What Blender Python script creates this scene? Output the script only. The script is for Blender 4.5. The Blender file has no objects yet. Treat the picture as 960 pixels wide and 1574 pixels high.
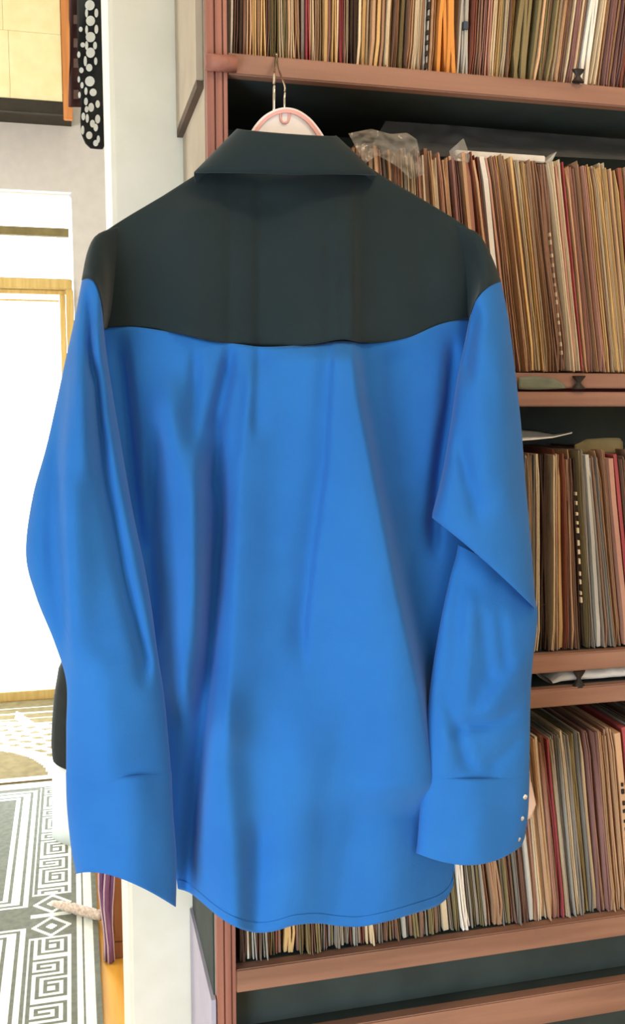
import bpy, bmesh, math, random
from mathutils import Vector, noise
random.seed(7)
C = bpy.context.scene.collection
SC = bpy.context.scene
# ------------------------------------------------------------------ camera
FPX, YAW, PITCH, CAMZ = 1480.0, math.radians(14), math.radians(6.4), 1.5
_cy, _sy, _cp, _sp = math.cos(YAW), math.sin(YAW), math.cos(PITCH), math.sin(PITCH)
FW = Vector((_sy*_cp, _cy*_cp, -_sp)); RT = Vector((_cy, -_sy, 0)); UP = RT.cross(FW)
ORG = Vector((0, 0, CAMZ))
cam = bpy.data.cameras.new('camera'); camo = bpy.data.objects.new('camera', cam); C.objects.link(camo)
cam.sensor_fit = 'VERTICAL'; cam.sensor_height = 36; cam.lens = 36*FPX/1574; cam.clip_start = .01
camo.location = ORG; camo.rotation_euler = (math.pi/2-PITCH, 0, -YAW)
SC.camera = camo
SC.view_settings.view_transform = 'Standard'; SC.view_settings.look = 'None'
SC.view_settings.gamma = 1; SC.view_settings.exposure = 0.45; SC.view_settings.use_curve_mapping = False
# ------------------------------------------------------------------ daylight and lamps
w = bpy.data.worlds.new('sky'); SC.world = w; w.use_nodes = True
bg = w.node_tree.nodes['Background']; bg.inputs[0].default_value = (.86, .97, 1, 1); bg.inputs[1].default_value = 5.0
def area(name, loc, rot, sx, sy, power, col):
    l = bpy.data.lights.new(name, 'AREA'); l.shape = 'RECTANGLE'; l.size = sx; l.size_y = sy
    l.energy = power; l.color = col
    o = bpy.data.objects.new(name, l); C.objects.link(o); o.location = loc; o.rotation_euler = rot
    return o
P2 = math.pi/2
area('left_window_daylight', (-.89, -.3, .72), (0, -P2, 0), 1.0, 1.1, 33, (.68, .88, 1))
area('rear_fill_light', (.6, -2.34, 2.0), (P2, 0, 0), 1.5, 1.0, 11, (.94, .97, 1))  # soft fill light added behind the camera
area('garden_door_daylight', (-.55, 4.85, 1.25), (-P2, 0, 0), 1.0, 1.9, 56, (.9, .98, 1))
area('far_side_area_light', (-2.9, 3.0, 1.8), (0, -P2, 0), 1.3, 1.5, 60, (1, .95, .82))  # warm unseen area light by the left wall of the far room
lp = bpy.data.lights.new('ceiling_lamp_light', 'POINT'); lp.energy = 18; lp.color = (1, .74, .48); lp.shadow_soft_size = .12
lpo = bpy.data.objects.new('ceiling_lamp_light', lp); C.objects.link(lpo); lpo.location = (.62, .2, 2.62)

def ray(px, py): return FW + RT*((px-480)/FPX) - UP*((py-787)/FPX)
def atY(px, py, Y):
    d = ray(px, py); return ORG + d*(Y/d.y)
def atZ(px, py, Z):
    d = ray(px, py); return ORG + d*((Z-CAMZ)/d.z)
# ------------------------------------------------------------------ materials
def lin(c): return tuple((x/255/12.92 if x/255 <= .04045 else ((x/255+.055)/1.055)**2.4) for x in c) + (1,)
def base_mat(name, rough=.7, spec=.3):
    m = bpy.data.materials.new(name); m.use_nodes = True
    b = m.node_tree.nodes['Principled BSDF']; b.inputs['Roughness'].default_value = rough
    b.inputs['Specular IOR Level'].default_value = spec
    return m, m.node_tree, b
def mat(name, col, col2=None, scale=(20, 20, 20), rough=.7, spec=.3, bump=0, bscale=200, detail=4, metal=0, rnd=0):
    m, t, b = base_mat(name, rough, spec); N, L = t.nodes, t.links
    b.inputs['Metallic'].default_value = metal
    c2 = col2 or tuple(x*.93 for x in col)
    tc = N.new('ShaderNodeTexCoord'); mp = N.new('ShaderNodeMapping'); mp.inputs['Scale'].default_value = scale
    L.new(tc.outputs['Object'], mp.inputs[0])
    n = N.new('ShaderNodeTexNoise'); n.inputs['Scale'].default_value = 1; n.inputs['Detail'].default_value = detail
    r = N.new('ShaderNodeValToRGB'); r.color_ramp.elements[0].position = .35; r.color_ramp.elements[1].position = .68
    r.color_ramp.elements[0].color = lin(col); r.color_ramp.elements[1].color = lin(c2)
    L.new(n.outputs[0], r.inputs[0]); out = r.outputs[0]
    if rnd:
        oi = N.new('ShaderNodeObjectInfo'); ad = N.new('ShaderNodeVectorMath'); sc_ = N.new('ShaderNodeMath'); sc_.operation = 'MULTIPLY'; sc_.inputs[1].default_value = 37
        L.new(oi.outputs['Random'], sc_.inputs[0]); L.new(mp.outputs[0], ad.inputs[0]); L.new(sc_.outputs[0], ad.inputs[1]); L.new(ad.outputs[0], n.inputs['Vector'])
        hs = N.new('ShaderNodeHueSaturation'); mr = N.new('ShaderNodeMapRange'); mr.inputs[3].default_value = 1-rnd; mr.inputs[4].default_value = 1+rnd
        L.new(oi.outputs['Random'], mr.inputs[0]); L.new(mr.outputs[0], hs.inputs['Value']); L.new(out, hs.inputs['Color']); out = hs.outputs[0]
    else: L.new(mp.outputs[0], n.inputs['Vector'])
    L.new(out, b.inputs['Base Color'])
    if bump:
        n2 = N.new('ShaderNodeTexNoise'); n2.inputs['Scale'].default_value = bscale; n2.inputs['Detail'].default_value = 3
        L.new(tc.outputs['Object'], n2.inputs['Vector'])
        bp = N.new('ShaderNodeBump'); bp.inputs['Strength'].default_value = bump; bp.inputs['Distance'].default_value = .002
        L.new(n2.outputs[0], bp.inputs['Height']); L.new(bp.outputs[0], b.inputs['Normal'])
    return m
def fabric(name, col, col2, weave=1500):
    m = mat(name, col, col2, (6, 6, 9), rough=.95, spec=.15, bump=.25, bscale=weave)
    b = m.node_tree.nodes['Principled BSDF']; b.inputs['Sheen Weight'].default_value = .12; b.inputs['Sheen Roughness'].default_value = .4
    return m
M = dict(
    blue=fabric('blue_cotton', (45, 113, 190), (41, 106, 183)),
    black=fabric('black_cotton', (38, 50, 55), (33, 45, 50)),
    wall=mat('cream_wall_paint', (236, 233, 222), (230, 227, 215), bump=.1, bscale=90),
    greywall=mat('pale_grey_wall_paint', (205, 204, 208), (198, 198, 203), bump=.1, bscale=90),
    taupe=mat('taupe_side_paint', (176, 165, 150), (166, 154, 140), bump=.08),
    lav=mat('lavender_grey_paint', (176, 172, 190), (168, 164, 182)),
    ceil=mat('white_ceiling_paint', (232, 230, 222)),
    wood=mat('orange_floor_wood', (232, 176, 78), (214, 152, 62), (30, 3, 30), rough=.35, bump=.05),
    shelf=mat('reddish_brown_shelf_wood', (158, 116, 98), (136, 98, 82), (4, 60, 60), rough=.5, bump=.1, bscale=300),
    post=mat('reddish_post_wood', (166, 112, 98), (142, 92, 82), (90, 90, 4), rough=.5, bump=.1, bscale=300),
    shelfdark=mat('dark_shelf_back_and_shade', (54, 64, 64), (46, 55, 55)),  # dark back, also the shade painted on board undersides and lower side panel
    dark=mat('dark_brown_rail', (52, 48, 42), (40, 38, 34)),
    creamtile=mat('cream_cupboard_panel', (240, 228, 188), (234, 220, 176)),
    orangewood=mat('orange_pine_strip', (206, 142, 88), (188, 122, 70), (60, 60, 4)),
    pine=mat('yellow_pine_frame', (214, 190, 128), (196, 168, 104), (60, 60, 5), rough=.4),
    brownbar=mat('brown_transom_bar', (132, 122, 84), (116, 106, 72)),
    white=mat('white_paint', (238, 240, 240), (232, 234, 235)),
    terrace=mat('pale_terrace_stone', (225, 225, 220), (210, 210, 206)),
    plwhite=mat('white_hanger_plastic', (244, 236, 236), (240, 230, 230), rough=.3, spec=.5),
    plpink=mat('pink_hanger_plastic', (232, 172, 166), (226, 164, 160), rough=.3, spec=.5),
    chrome=mat('chrome_wire', (225, 220, 210), rough=.12, metal=1),
    rugdark=mat('charcoal_rug_pile', (124, 127, 116), (108, 111, 102), (60, 60, 60), rough=1, bump=.6, bscale=500),
    rugwhite=mat('white_rug_pile', (236, 240, 234), (222, 228, 222), (60, 60, 60), rough=1, bump=.6, bscale=500),
    matbrown=mat('tan_mat_weave', (132, 118, 82), (116, 102, 70), (30, 30, 30), rough=1, bump=.5, bscale=400),
    matwhite=mat('white_mat_weave', (240, 240, 226), (230, 230, 214), rough=1, bump=.5, bscale=400),
    purple=mat('purple_cloth', (150, 108, 150), (118, 78, 122), (90, 90, 8), rough=.95, bump=.4, bscale=400),
    lilac=mat('pale_lilac_edge', (222, 196, 208), (206, 178, 194), rough=.95),
    strap=mat('pale_woven_strap', (226, 212, 200), (190, 168, 156), (120, 120, 120), rough=.95, bump=.5, bscale=500),
    brownbox=mat('brown_wood_block', (150, 96, 60), (130, 80, 48), (40, 40, 5)),
    blackcl=mat('black_bag_cloth', (38, 44, 46), (30, 36, 38), rough=.95),
    whitecl=mat('white_cloth', (236, 244, 246), (228, 238, 242), rough=.95),
    dotblack=mat('black_dotted_cloth', (28, 30, 34), (22, 24, 28), rough=.95),
    dotgrey=mat('pale_grey_dots', (205, 208, 210), (190, 194, 198), rough=.95),
    maroon=mat('maroon_cloth', (78, 50, 50), (60, 38, 40), rough=.95),
    maroonl=mat('dusty_rose_patch', (128, 104, 100), (112, 88, 86), rough=.95),
    iron=mat('dark_iron_peg', (50, 42, 42), (38, 32, 32), rough=.5),
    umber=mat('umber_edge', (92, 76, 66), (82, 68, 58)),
    snap=mat('pearl_snap', (236, 236, 240), rough=.1, metal=.85),
    labelpink=mat('pale_pink_card', (226, 196, 180), (220, 188, 172)),
    greenpaper=mat('grey_green_paper', (120, 124, 108), (96, 100, 88), (30, 30, 30)),
    redcloth=mat('dark_red_cloth', (122, 56, 58), (104, 44, 48), (30, 30, 30), rough=.9),
    bluemark=mat('slate_blue_label', (70, 78, 92), (60, 68, 82)),
    inkmark=mat('dark_ink_mark', (48, 40, 38)),
)
def clear_mat(name, col, dens, gl):
    m = bpy.data.materials.new(name); m.use_nodes = True; t = m.node_tree; N, L = t.nodes, t.links
    b = N['Principled BSDF']; o = N['Material Output']
    b.inputs['Base Color'].default_value = lin(col); b.inputs['Roughness'].default_value = gl; b.inputs['Specular IOR Level'].default_value = .6
    tr = N.new('ShaderNodeBsdfTransparent'); mx = N.new('ShaderNodeMixShader'); mx.inputs[0].default_value = dens
    L.new(tr.outputs[0], mx.inputs[1]); L.new(b.outputs[0], mx.inputs[2]); L.new(mx.outputs[0], o.inputs[0])
    return m
M['plastic'] = clear_mat('cloudy_clear_plastic', (176, 168, 160), .42, .2)
M['plasticgrey'] = clear_mat('grey_clear_plastic', (120, 120, 122), .45, .25)
M['glass'] = clear_mat('window_glass', (245, 250, 250), .06, .02)
PAP = {}
for k, a, b_ in [('tan', (212, 172, 138), (184, 146, 114)), ('light brown', (178, 140, 112), (152, 118, 94)), ('yellowish', (216, 180, 128), (190, 152, 102)),
               ('cream', (232, 212, 182), (210, 186, 154)), ('olive', (150, 134, 98), (128, 112, 80)), ('brown', (150, 116, 98), (124, 94, 80)),
               ('mauve', (160, 120, 114), (134, 98, 94)), ('crimson', (172, 84, 88), (146, 68, 72)), ('orange', (240, 174, 100), (226, 152, 80)),
               ('white', (238, 232, 226), (222, 214, 206)), ('dark brown', (78, 60, 52), (60, 46, 40)), ('pinkish', (204, 156, 138), (180, 130, 112)),
               ('grey', (160, 150, 140), (136, 126, 118)), ('reddish brown', (150, 92, 76), (128, 76, 62)), ('pale grey', (196, 190, 182), (170, 164, 156))]:
    PAP[k] = mat(k.replace(' ', '_')+'_sleeve_paper', a, b_, (18, 18, 5), rough=.9, spec=.1, bump=.3, bscale=250, rnd=.14)
# ------------------------------------------------------------------ helpers
def finish(name, bm, mats, parent=None, smooth=False, loc=None):
    me = bpy.data.meshes.new(name); bm.normal_update(); bm.to_mesh(me); bm.free()
    for m in (mats if isinstance(mats, (list, tuple)) else [mats]): me.materials.append(m)
    if smooth:
        for p in me.polygons: p.use_smooth = True
    o = bpy.data.objects.new(name, me); C.objects.link(o)
    if loc: o.location = loc
    if parent: o.parent = parent; o.matrix_parent_inverse = parent.matrix_basis.inverted()
    return o
def box(bm, x0, x1, y0, y1, z0, z1, bev=0, mi=0):
    vs = [bm.verts.new((x, y, z)) for x in (x0, x1) for y in (y0, y1) for z in (z0, z1)]
    fs = [bm.faces.new([vs[i] for i in q]) for q in ((0, 1, 3, 2), (4, 6, 7, 5), (0, 4, 5, 1), (2, 3, 7, 6), (0, 2, 6, 4), (1, 5, 7, 3))]
    for f in fs: f.material_index = mi
    if bev:
        es = list({e for f in fs for e in f.edges})
        bmesh.ops.bevel(bm, geom=es, offset=bev, segments=2, affect='EDGES', clamp_overlap=True)
def boxo(name, m, parent, *a, bev=0):
    bm = bmesh.new(); box(bm, *a, bev=bev); return finish(name, bm, m, parent)
def thing(name, label, cat, loc=(0, 0, 0), group=None):
    o = bpy.data.objects.new(name, None); C.objects.link(o); o.location = loc; o.empty_display_size = .05
    tag(o, label, cat, group); return o
def tag(o, label, cat, group=None):
    o['label'] = label; o['category'] = cat
    if group: o['group'] = group
    return o
def struct(o): o['kind'] = 'structure'; return o
def tube(bm, pts, r, n=8, cap=True):
    pts = [Vector(p) for p in pts]; rings = []
    for i, p in enumerate(pts):
        d = (pts[min(i+1, len(pts)-1)]-pts[max(i-1, 0)]).normalized()
        a = d.cross(Vector((.3, .2, 1)) if abs(d.z) < .9 else Vector((0, 1, .1))).normalized(); b = d.cross(a)
        rr = r[i] if isinstance(r, (list, tuple)) else r
        rings.append([bm.verts.new(p+a*rr*math.cos(t)+b*rr*math.sin(t)) for t in [2*math.pi*k/n for k in range(n)]])
    for q, s in zip(rings, rings[1:]):
        for k in range(n): bm.faces.new((q[k], q[(k+1) % n], s[(k+1) % n], s[k]))
    if cap: bm.faces.new(rings[0][::-1]); bm.faces.new(rings[-1])
def spline(pts, n):
    pts = [tuple(map(float, p)) for p in pts]; out = []
    m = len(pts)-1
    for k in range(n+1):
        u = m*k/n; i = min(int(u), m-1); t = u-i
        p0, p1, p2, p3 = pts[max(i-1, 0)], pts[i], pts[i+1], pts[min(i+2, m)]
        out.append(tuple(.5*(2*b+(c-a)*t+(2*a-5*b+4*c-d)*t*t+(3*b-a-3*c+d)*t**3) for a, b, c, d in zip(p0, p1, p2, p3)))
    return out
def lerp_xy(pts, x):
    if x <= pts[0][0]: return pts[0][1]
    for (a, b), (c, d) in zip(pts, pts[1:]):
        if x <= c: return b+(d-b)*(x-a)/(c-a)
    return pts[-1][1]
def grid(bm, P, close_u=False, mi=0):
    V = [[bm.verts.new(p) for p in row] for row in P]
    for a, b in zip(V, V[1:]):
        n = len(a)
        for j in range(n if close_u else n-1):
            bm.faces.new((a[j], a[(j+1) % n], b[(j+1) % n], b[j])).material_index = mi
    return V
# ------------------------------------------------------------------ room shell
CEIL = 3.42
bm = bmesh.new(); box(bm, -3.2, 2.6, -2.5, 5.05, -.12, 0); struct(finish('floor', bm, M['wood']))
bm = bmesh.new(); box(bm, -3.2, 2.6, -2.5, 5.2, CEIL, CEIL+.1); struct(finish('ceiling', bm, M['ceil']))
bm = bmesh.new(); box(bm, .058, 2.5, 1.28, 1.50, 0, CEIL, bev=.006); struct(finish('wall_partition', bm, M['wall']))
bm = bmesh.new(); box(bm, -3.0, -.95, 1.28, 1.50, 0, CEIL); struct(finish('wall_partition_left', bm, M['wall']))
bm = bmesh.new(); box(bm, -1.1, -.95, -2.5, 1.28, 0, CEIL); struct(finish('wall_left', bm, M['wall']))
bm = bmesh.new(); box(bm, 2.4, 2.55, -2.5, 5.05, 0, CEIL); struct(finish('wall_right', bm, M['wall']))
bm = bmesh.new(); box(bm, -2.4, 2.4, -2.55, -2.4, 0, CEIL); struct(finish('wall_rear', bm, M['wall']))
bm = bmesh.new(); box(bm, -3.15, -3.0, 1.28, 5.05, 0, CEIL); struct(finish('wall_far_left', bm, M['greywall']))
# garden wall at the far end with an opening for the transom window and the glazed door
DX0, DX1 = -1.16, .022
bm = bmesh.new()
box(bm, -3.0, DX0, 5.0, 5.2, 0, CEIL); box(bm, DX1+.008, 2.4, 5.0, 5.2, 0, CEIL); box(bm, DX0, DX1+.008, 5.0, 5.2, 2.53, CEIL)
struct(finish('wall_far', bm, M['greywall']))
for nm, z0, z1, x1 in (('window_1', 2.12, 2.52, DX1),):
    wn = struct(boxo(nm, M['glass'], None, DX0, DX1, 5.10, 5.104, 2.11, 2.53))
    boxo('transom_bar', M['brownbar'], wn, DX0, DX1-.008, 5.03, 5.07, 2.322, 2.362)
    boxo('frame_head', M['white'], wn, DX0, DX1, 5.06, 5.15, 2.522, 2.53)
dr = struct(boxo('door_1', M['glass'], None, DX0+.08, DX1-.06, 5.05, 5.054, .10, 2.03))
boxo('door_lintel', M['pine'], dr, DX0, DX1, 4.985, 5.12, 2.062, 2.112, bev=.004)
boxo('door_jamb', M['pine'], dr, DX1-.032, DX1+.006, 4.985, 5.12, 0, 2.062, bev=.004)
boxo('door_jamb', M['pine'], dr, DX0-.006, DX0+.032, 4.985, 5.12, 0, 2.062, bev=.004)
boxo('door_rail', M['pine'], dr, DX0+.032, DX1-.032, 5.03, 5.075, 2.04, 2.06, bev=.003)
boxo('door_stile', M['pine'], dr, DX1-.062, DX1-.034, 5.03, 5.075, .05, 2.04, bev=.003)
boxo('door_stile', M['pine'], dr, DX0+.034, DX0+.1, 5.03, 5.075, .05, 2.04, bev=.003)
boxo('door_glazing_bead', M['pine'], dr, DX0+.1, DX1-.064, 5.04, 5.06, 2.005, 2.014)
boxo('door_sill', M['pine'], dr, DX0, DX1+.006, 4.97, 5.14, 0, .05, bev=.004)
struct(boxo('ground_terrace', M['terrace'], None, -8, 8, 5.2, 16, -.2, -.05))
# unseen left wall window, and a rear window added around the fill light
for nm, a in (('window_2', (-.95, -.91, -.86, .26, .21, 1.23)), ('added_rear_window', (-.18, 1.38, -2.40, -2.36, 1.48, 2.52))):
    x0, x1, y0, y1, z0, z1 = a
    wf = struct(boxo(nm, M['glass'], None, x0, x1-.02 if nm == 'window_2' else x1, y0, y1-.02 if nm == 'added_rear_window' else y1, z0, z1))
    if nm == 'window_2':
        for q in ((y0-.05, y0, z0-.05, z1+.05), (y1, y1+.05, z0-.05, z1+.05), (y0, y1, z0-.05, z0), (y0, y1, z1, z1+.05)): boxo('window_frame', M['white'], wf, x0, x1, *q)
    else:
        for q in ((x0-.05, x0, z0-.05, z1+.05), (x1, x1+.05, z0-.05, z1+.05), (x0, x1, z0-.05, z0), (x0, x1, z1, z1+.05)): boxo('window_frame', M['white'], wf, q[0], q[1], y0, y1, q[2], q[3])
# ------------------------------------------------------------------ high cupboard on the far wall
cb = thing('wall_cupboard', 'cream panelled high cupboard with orange wood side strip and dark bottom rail', 'cupboard', (-.6, 4.9, 2.9))
CX1 = atY(110, 100, 4.72).x
boxo('carcass', M['creamtile'], cb, -1.3, CX1-.004, 4.76, 4.999, 2.92, CEIL-.001)
zj = atY(40, 47, 4.72).z
xj = atY(14, 100, 4.72).x
xs = [-1.3, -.9, -.6, xj, CX1-.044]
for i in range(4):
    for z0, z1, sh in ((zj+.0005, CEIL-.003, -.022), (2.876, zj-.0005, 0)):
        a = xs[i]+(.0005+(sh if 0 < i else 0)); b = xs[i+1]-(.0005-(sh if i < 3 else 0))
        boxo('door_panel', M['creamtile'], cb, a, b, 4.735, 4.759, z0, z1, bev=.0006)
boxo('side_strip', M['orangewood'], cb, CX1-.042, CX1, 4.72, 4.76, 2.80, CEIL-.002, bev=.003)
boxo('bottom_rail', M['dark'], cb, -1.3, CX1-.006, 4.725, 4.76, 2.818, 2.874, bev=.003)
boxo('bottom_board', M['dark'], cb, -1.3, CX1-.006, 4.762, 4.999, 2.84, 2.919)
# ------------------------------------------------------------------ hanging cloths behind the doorway
RODY = 1.95
rd = thing('curtain_rod', 'thin dark rod above the doorway carrying the dotted cloth', 'rod', (0, RODY, 2.45))
bm = bmesh.new(); tube(bm, [(-.6, RODY, 2.45), (.6, RODY, 2.45)], .008); finish('rod', bm, M['iron'], rd)
for x in (-.5, .5):
    bm = bmesh.new(); tube(bm, [(x, 1.49, 2.45), (x, RODY, 2.45)], .006); finish('bracket', bm, M['iron'], rd)
dots = thing('dotted_cloth', 'black cloth with pale grey polka dots hanging beside the pillar', 'cloth', (0, RODY, 2.45))
def dotY(px, py): return RODY - .018*math.sin((px-118)/17.0+py*.01) - .01*math.sin(py/23.0+px*.1)
Lp = [(0, 118), (60, 119), (110, 121), (160, 124), (190, 126), (208, 128), (222, 134), (228, 141)]
Rp = [(0, 168), (190, 168), (215, 163), (228, 156)]
rows = []
for i in range(41):
    py = -48+276*i/40
    l, r = lerp_xy(Lp, py), lerp_xy(Rp, py)
    rows.append([atY(l+(r-l)*j/14, py, dotY(l+(r-l)*j/14, py)) for j in range(15)])
rows[0] = [Vector((p.x, RODY-.006, 2.46)) for p in rows[0]]
bm = bmesh.new(); grid(bm, rows)
cl = finish('cloth', bm, M['dotblack'], dots, True)
md = cl.modifiers.new('thick', 'SOLIDIFY'); md.thickness = .004; md.offset = 1
bm = bmesh.new()
dl = [(138, 8, 7.5, 8), (139, 32, 7, 8), (139, 57, 7.5, 8), (139, 81, 7, 8), (137, 104, 5, 6), (138, 125, 7.5, 8), (143, 142, 5.5, 6), (124, 45, 3, 4), (127, 69, 3.5, 4), (121, 84, 2.5, 5), (125, 108, 3.5, 4.5),
      (121, 122, 2, 5), (126, 131, 2.5, 5), (122, 146, 2, 5), (128, 179, 3, 6), (127, 200, 2.5, 7), (150, 183, 4, 7), (147, 196, 3.5, 6), (131, 94, 2.5, 8), (133, 70, 2.5, 7), (133, 46, 2.2, 7), (132, 140, 2.5, 6),
      (134, 182, 2.5, 7), (151, 214, 2.5, 6), (146, 70, 3, 6), (147, 94, 2.5, 6), (133, 20, 2.2, 7), (148, 20, 3, 7), (148, 45, 3, 7), (133, 168, 3, 5), (140, 165, 4.5, 7), (137, 208, 5, 6), (147, 220, 4, 5), (142, 190, 4, 6), (132, 156, 3, 6), (150, 160, 3.5, 6)]
for cx, cy, rx, ry in dl:
    vs = []
    for k in range(12):
        t = 2*math.pi*k/12; x, y = cx+rx*math.cos(t), cy+ry*math.sin(t); vs.append(bm.verts.new(atY(x, y, dotY(x, y)-.0052)))
    cvt = bm.verts.new(atY(cx, cy, dotY(cx, cy)-.0056))
    for k in range(12): bm.faces.new((vs[k], vs[(k+1) % 12], cvt))
o = finish('dots', bm, M['dotgrey'], dots, True); o['kind'] = 'stuff'
mc = thing('maroon_cloth', 'dark maroon checked cloth hanging between the cupboard and the dotted cloth', 'cloth', (0, 2.03, 2.45))
bm = bmesh.new(); MY = 2.03
pp = [[atY(l, py, MY+.006*math.sin(l*.6+py*.05)) for l in (107, 111, 116, 121, 127, 134)] for py in (-30, 0, 30, 60, 90, 120, 150, 165)]
grid(bm, pp); o = finish('cloth', bm, M['maroon'], mc, True); md = o.modifiers.new('thick', 'SOLIDIFY'); md.thickness = .003
bm = bmesh.new()
for py in (30, 66, 97, 145):
    vs = [bm.verts.new(atY(x, y, MY-.0155)) for x, y in ((113, py-7), (121, py-7), (121, py+7), (113, py+7))]; bm.faces.new(vs)
o = finish('rose_checks', bm, M['maroonl'], mc); o['kind'] = 'stuff'
bm = bmesh.new(); tube(bm, [(-.1, MY, 2.45), (-.1, RODY-.002, 2.45)], .003); tube(bm, [atY(112, -30, MY), (atY(112, -30, MY).x, MY, 2.45), (-.1, MY, 2.45)], .003); finish('hanging_loop', bm, M['iron'], mc)
# ------------------------------------------------------------------ rugs (woven pattern: pile cells of two colours)
def cells(name, x0, x1, y0, y1, st, fn, mats, z=.012):
    bm = bmesh.new(); nx = round((x1-x0)/st); ny = round((y1-y0)/st)
    V = [[bm.verts.new((x0+(x1-x0)*i/nx, y0+(y1-y0)*j/ny, z)) for i in range(nx+1)] for j in range(ny+1)]
    for j in range(ny):
        for i in range(nx):
            f = bm.faces.new((V[j][i], V[j][i+1], V[j+1][i+1], V[j+1][i])); f.material_index = fn(x0+(i+.5)*st, y0+(j+.5)*st)
    B = [[bm.verts.new((x, y, 0.001)) for x, y in ((x0, y0), (x1, y0), (x1, y1), (x0, y1))]][0]
    ring = [V[0][:], [V[j][nx] for j in range(ny+1)], V[ny][::-1], [V[j][0] for j in range(ny, -1, -1)]]
    for k, rr in enumerate(ring): bm.faces.new(list(reversed(rr))+[B[k], B[(k+1) % 4]])
    return finish(name, bm, mats)
RX1, RY0, RY1 = .036, 1.75, 3.83
KEY = ["##########.#",
       "##########.#",
       "#........#.#",
       "#.######.#.#",
       "#.#....#.#.#",
       "#.#.##.#.#.#",
       "#.#.##.#.#.#",
       "#.#....#.#.#",
       "#.####.#.#.#",
       "#......#.#.#",
       "########.#.#",
       "#........#.#",
       "#.########.#",
       "#.#........#",
       "#.#.######.#",
       "#.#.#....#.#",
       "#.#.####.#.#",
       "#.#......#.#",
       "#.########.#",
       "#..........#"]
def rugfn(x, y):
    u = (RX1-x)*100; v = (RY1-y)*100; v2 = (y-RY0)*100
    e = min(u, v+.4)
    if e < 1.6: return 0
    if e < 4.1: return 1
    if e < 4.6: return 0
    if e < 6.2: return 1
    if e < 7.6: return 0
    if u < 19:
        i = int((u-7.4)); j = int((y-RY0)*100/1.0)
        yy = (y-2.78)
        if abs(yy) < .13:
            a, b = abs(u-13)/5.5, abs(abs(yy)-.065)/.055
            if abs(yy) < .008 or abs(yy) > .122: return 1
            d = a+b
            return 1 if (d < .35 or .75 < d < 1.05) else 0
        row = KEY[(j) % len(KEY)]
        return 1 if row[min(max(i, 0), 11)] == '#' else 0
    e2 = min(u, v+11)
    yy = abs(y-2.78)
    e3 = min(e2, 19+(yy-.05)*130) if yy < .3 else e2
    if e3 < 20: return 0
    if e3 < 21.6: return 1
    if e3 < 22.6: return 0
    if e3 < 25: return 1
    if e3 < 26: return 0
    if e3 < 27.4: return 1
    if u > 50 and abs(math.sin(u*.12)*math.sin(v*.09)) > .985: return 1
    return 0
rug = cells('greek_key_rug', RX1-1.5, RX1, RY0, RY1, .005, rugfn, [M['rugdark'], M['rugwhite']])
tag(rug, 'charcoal rug with a white Greek key border lying in the next room', 'rug')
CX, CY_ = -.536, 3.88
def matfn(x, y):
    dx, dy = x-CX, y-CY_; r = math.hypot(dx, dy); a = math.atan2(dy, dx)
    if y < 3.90: return 1
    if y > 4.84: return 0
    if r < .405: return 0
    if r < .455: return 1
    if r < .74:
        k = (r-.455)/.057; ring = int(k); ph = (a*r/.075+ring*.5) % 1
        return 0 if (.22 < ph < .8 and .25 < k % 1 < .78) else 1
    if r < .775: return 1
    k = ((y-CY_)/.085) % 1
    if abs((x+.22)*.8+(y-4.55)*.35) < .022 and x > -.3: return 1
    return 1 if k < .2 else 0
dm = cells('half_round_pattern_mat', -1.2, -.02, 3.86, 4.95, .01, matfn, [M['matbrown'], M['matwhite']], z=.008)
tag(dm, 'tan and white mat with a half-round lattice pattern before the glazed door', 'mat')
# ------------------------------------------------------------------ things on the far floor
SY = 3.22
ps = atZ(94, 1283, 0)
st = thing('pouffe', 'black topped pouffe with a white cloth skirt half hidden by the left sleeve', 'stool', (ps.x+.04, SY+.12, 0))
def lathe_obl(rings, cx, cy, n=28):
    bm = bmesh.new(); P = []
    for r, z in rings: P.append([(cx+r*math.cos(2*math.pi*k/n)*(1+.03*math.sin(6*math.pi*k/n*2)*(z < .2)), cy+r*math.sin(2*math.pi*k/n), z) for k in range(n)])
    V = grid(bm, P, True); bm.faces.new(V[-1]); bm.faces.new(V[0][::-1]); return bm
xl = atY(76, 1240, SY+.12).x; rc = .15; pcx = xl+rc+.012
finish('skirt', lathe_obl([(.155, .012), (.152, .08), (.15, .2), (.147, .262)], pcx, SY+.12), M['whitecl'], st, True)
finish('seat_cushion', lathe_obl([(.135, .27), (.147, .28), (.15, .33), (.146, .4), (.136, .5), (.118, .6), (.09, .66), (.05, .69)], pcx, SY+.12), M['blackcl'], st, True)
bx = thing('wooden_block', 'brown wooden block standing on the floor behind the pillar', 'block', (.12, 2.6, 0))
p = atZ(192, 1472, 0)
boxo('block', M['brownbox'], bx, p.x-.032, p.x+.12, p.y, p.y+.12, 0, .42, bev=.004)
boxo('plinth', M['brownbox'], bx, p.x-.034, p.x+.12, p.y-.003, p.y+.12, 0, .05, bev=.003)
pb = thing('purple_cloth', 'folded purple cloth with pale edges leaning by the brown block', 'cloth', (p.x-.06, p.y, 0))
q = atZ(166, 1482, 0); QY = q.y
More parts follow.
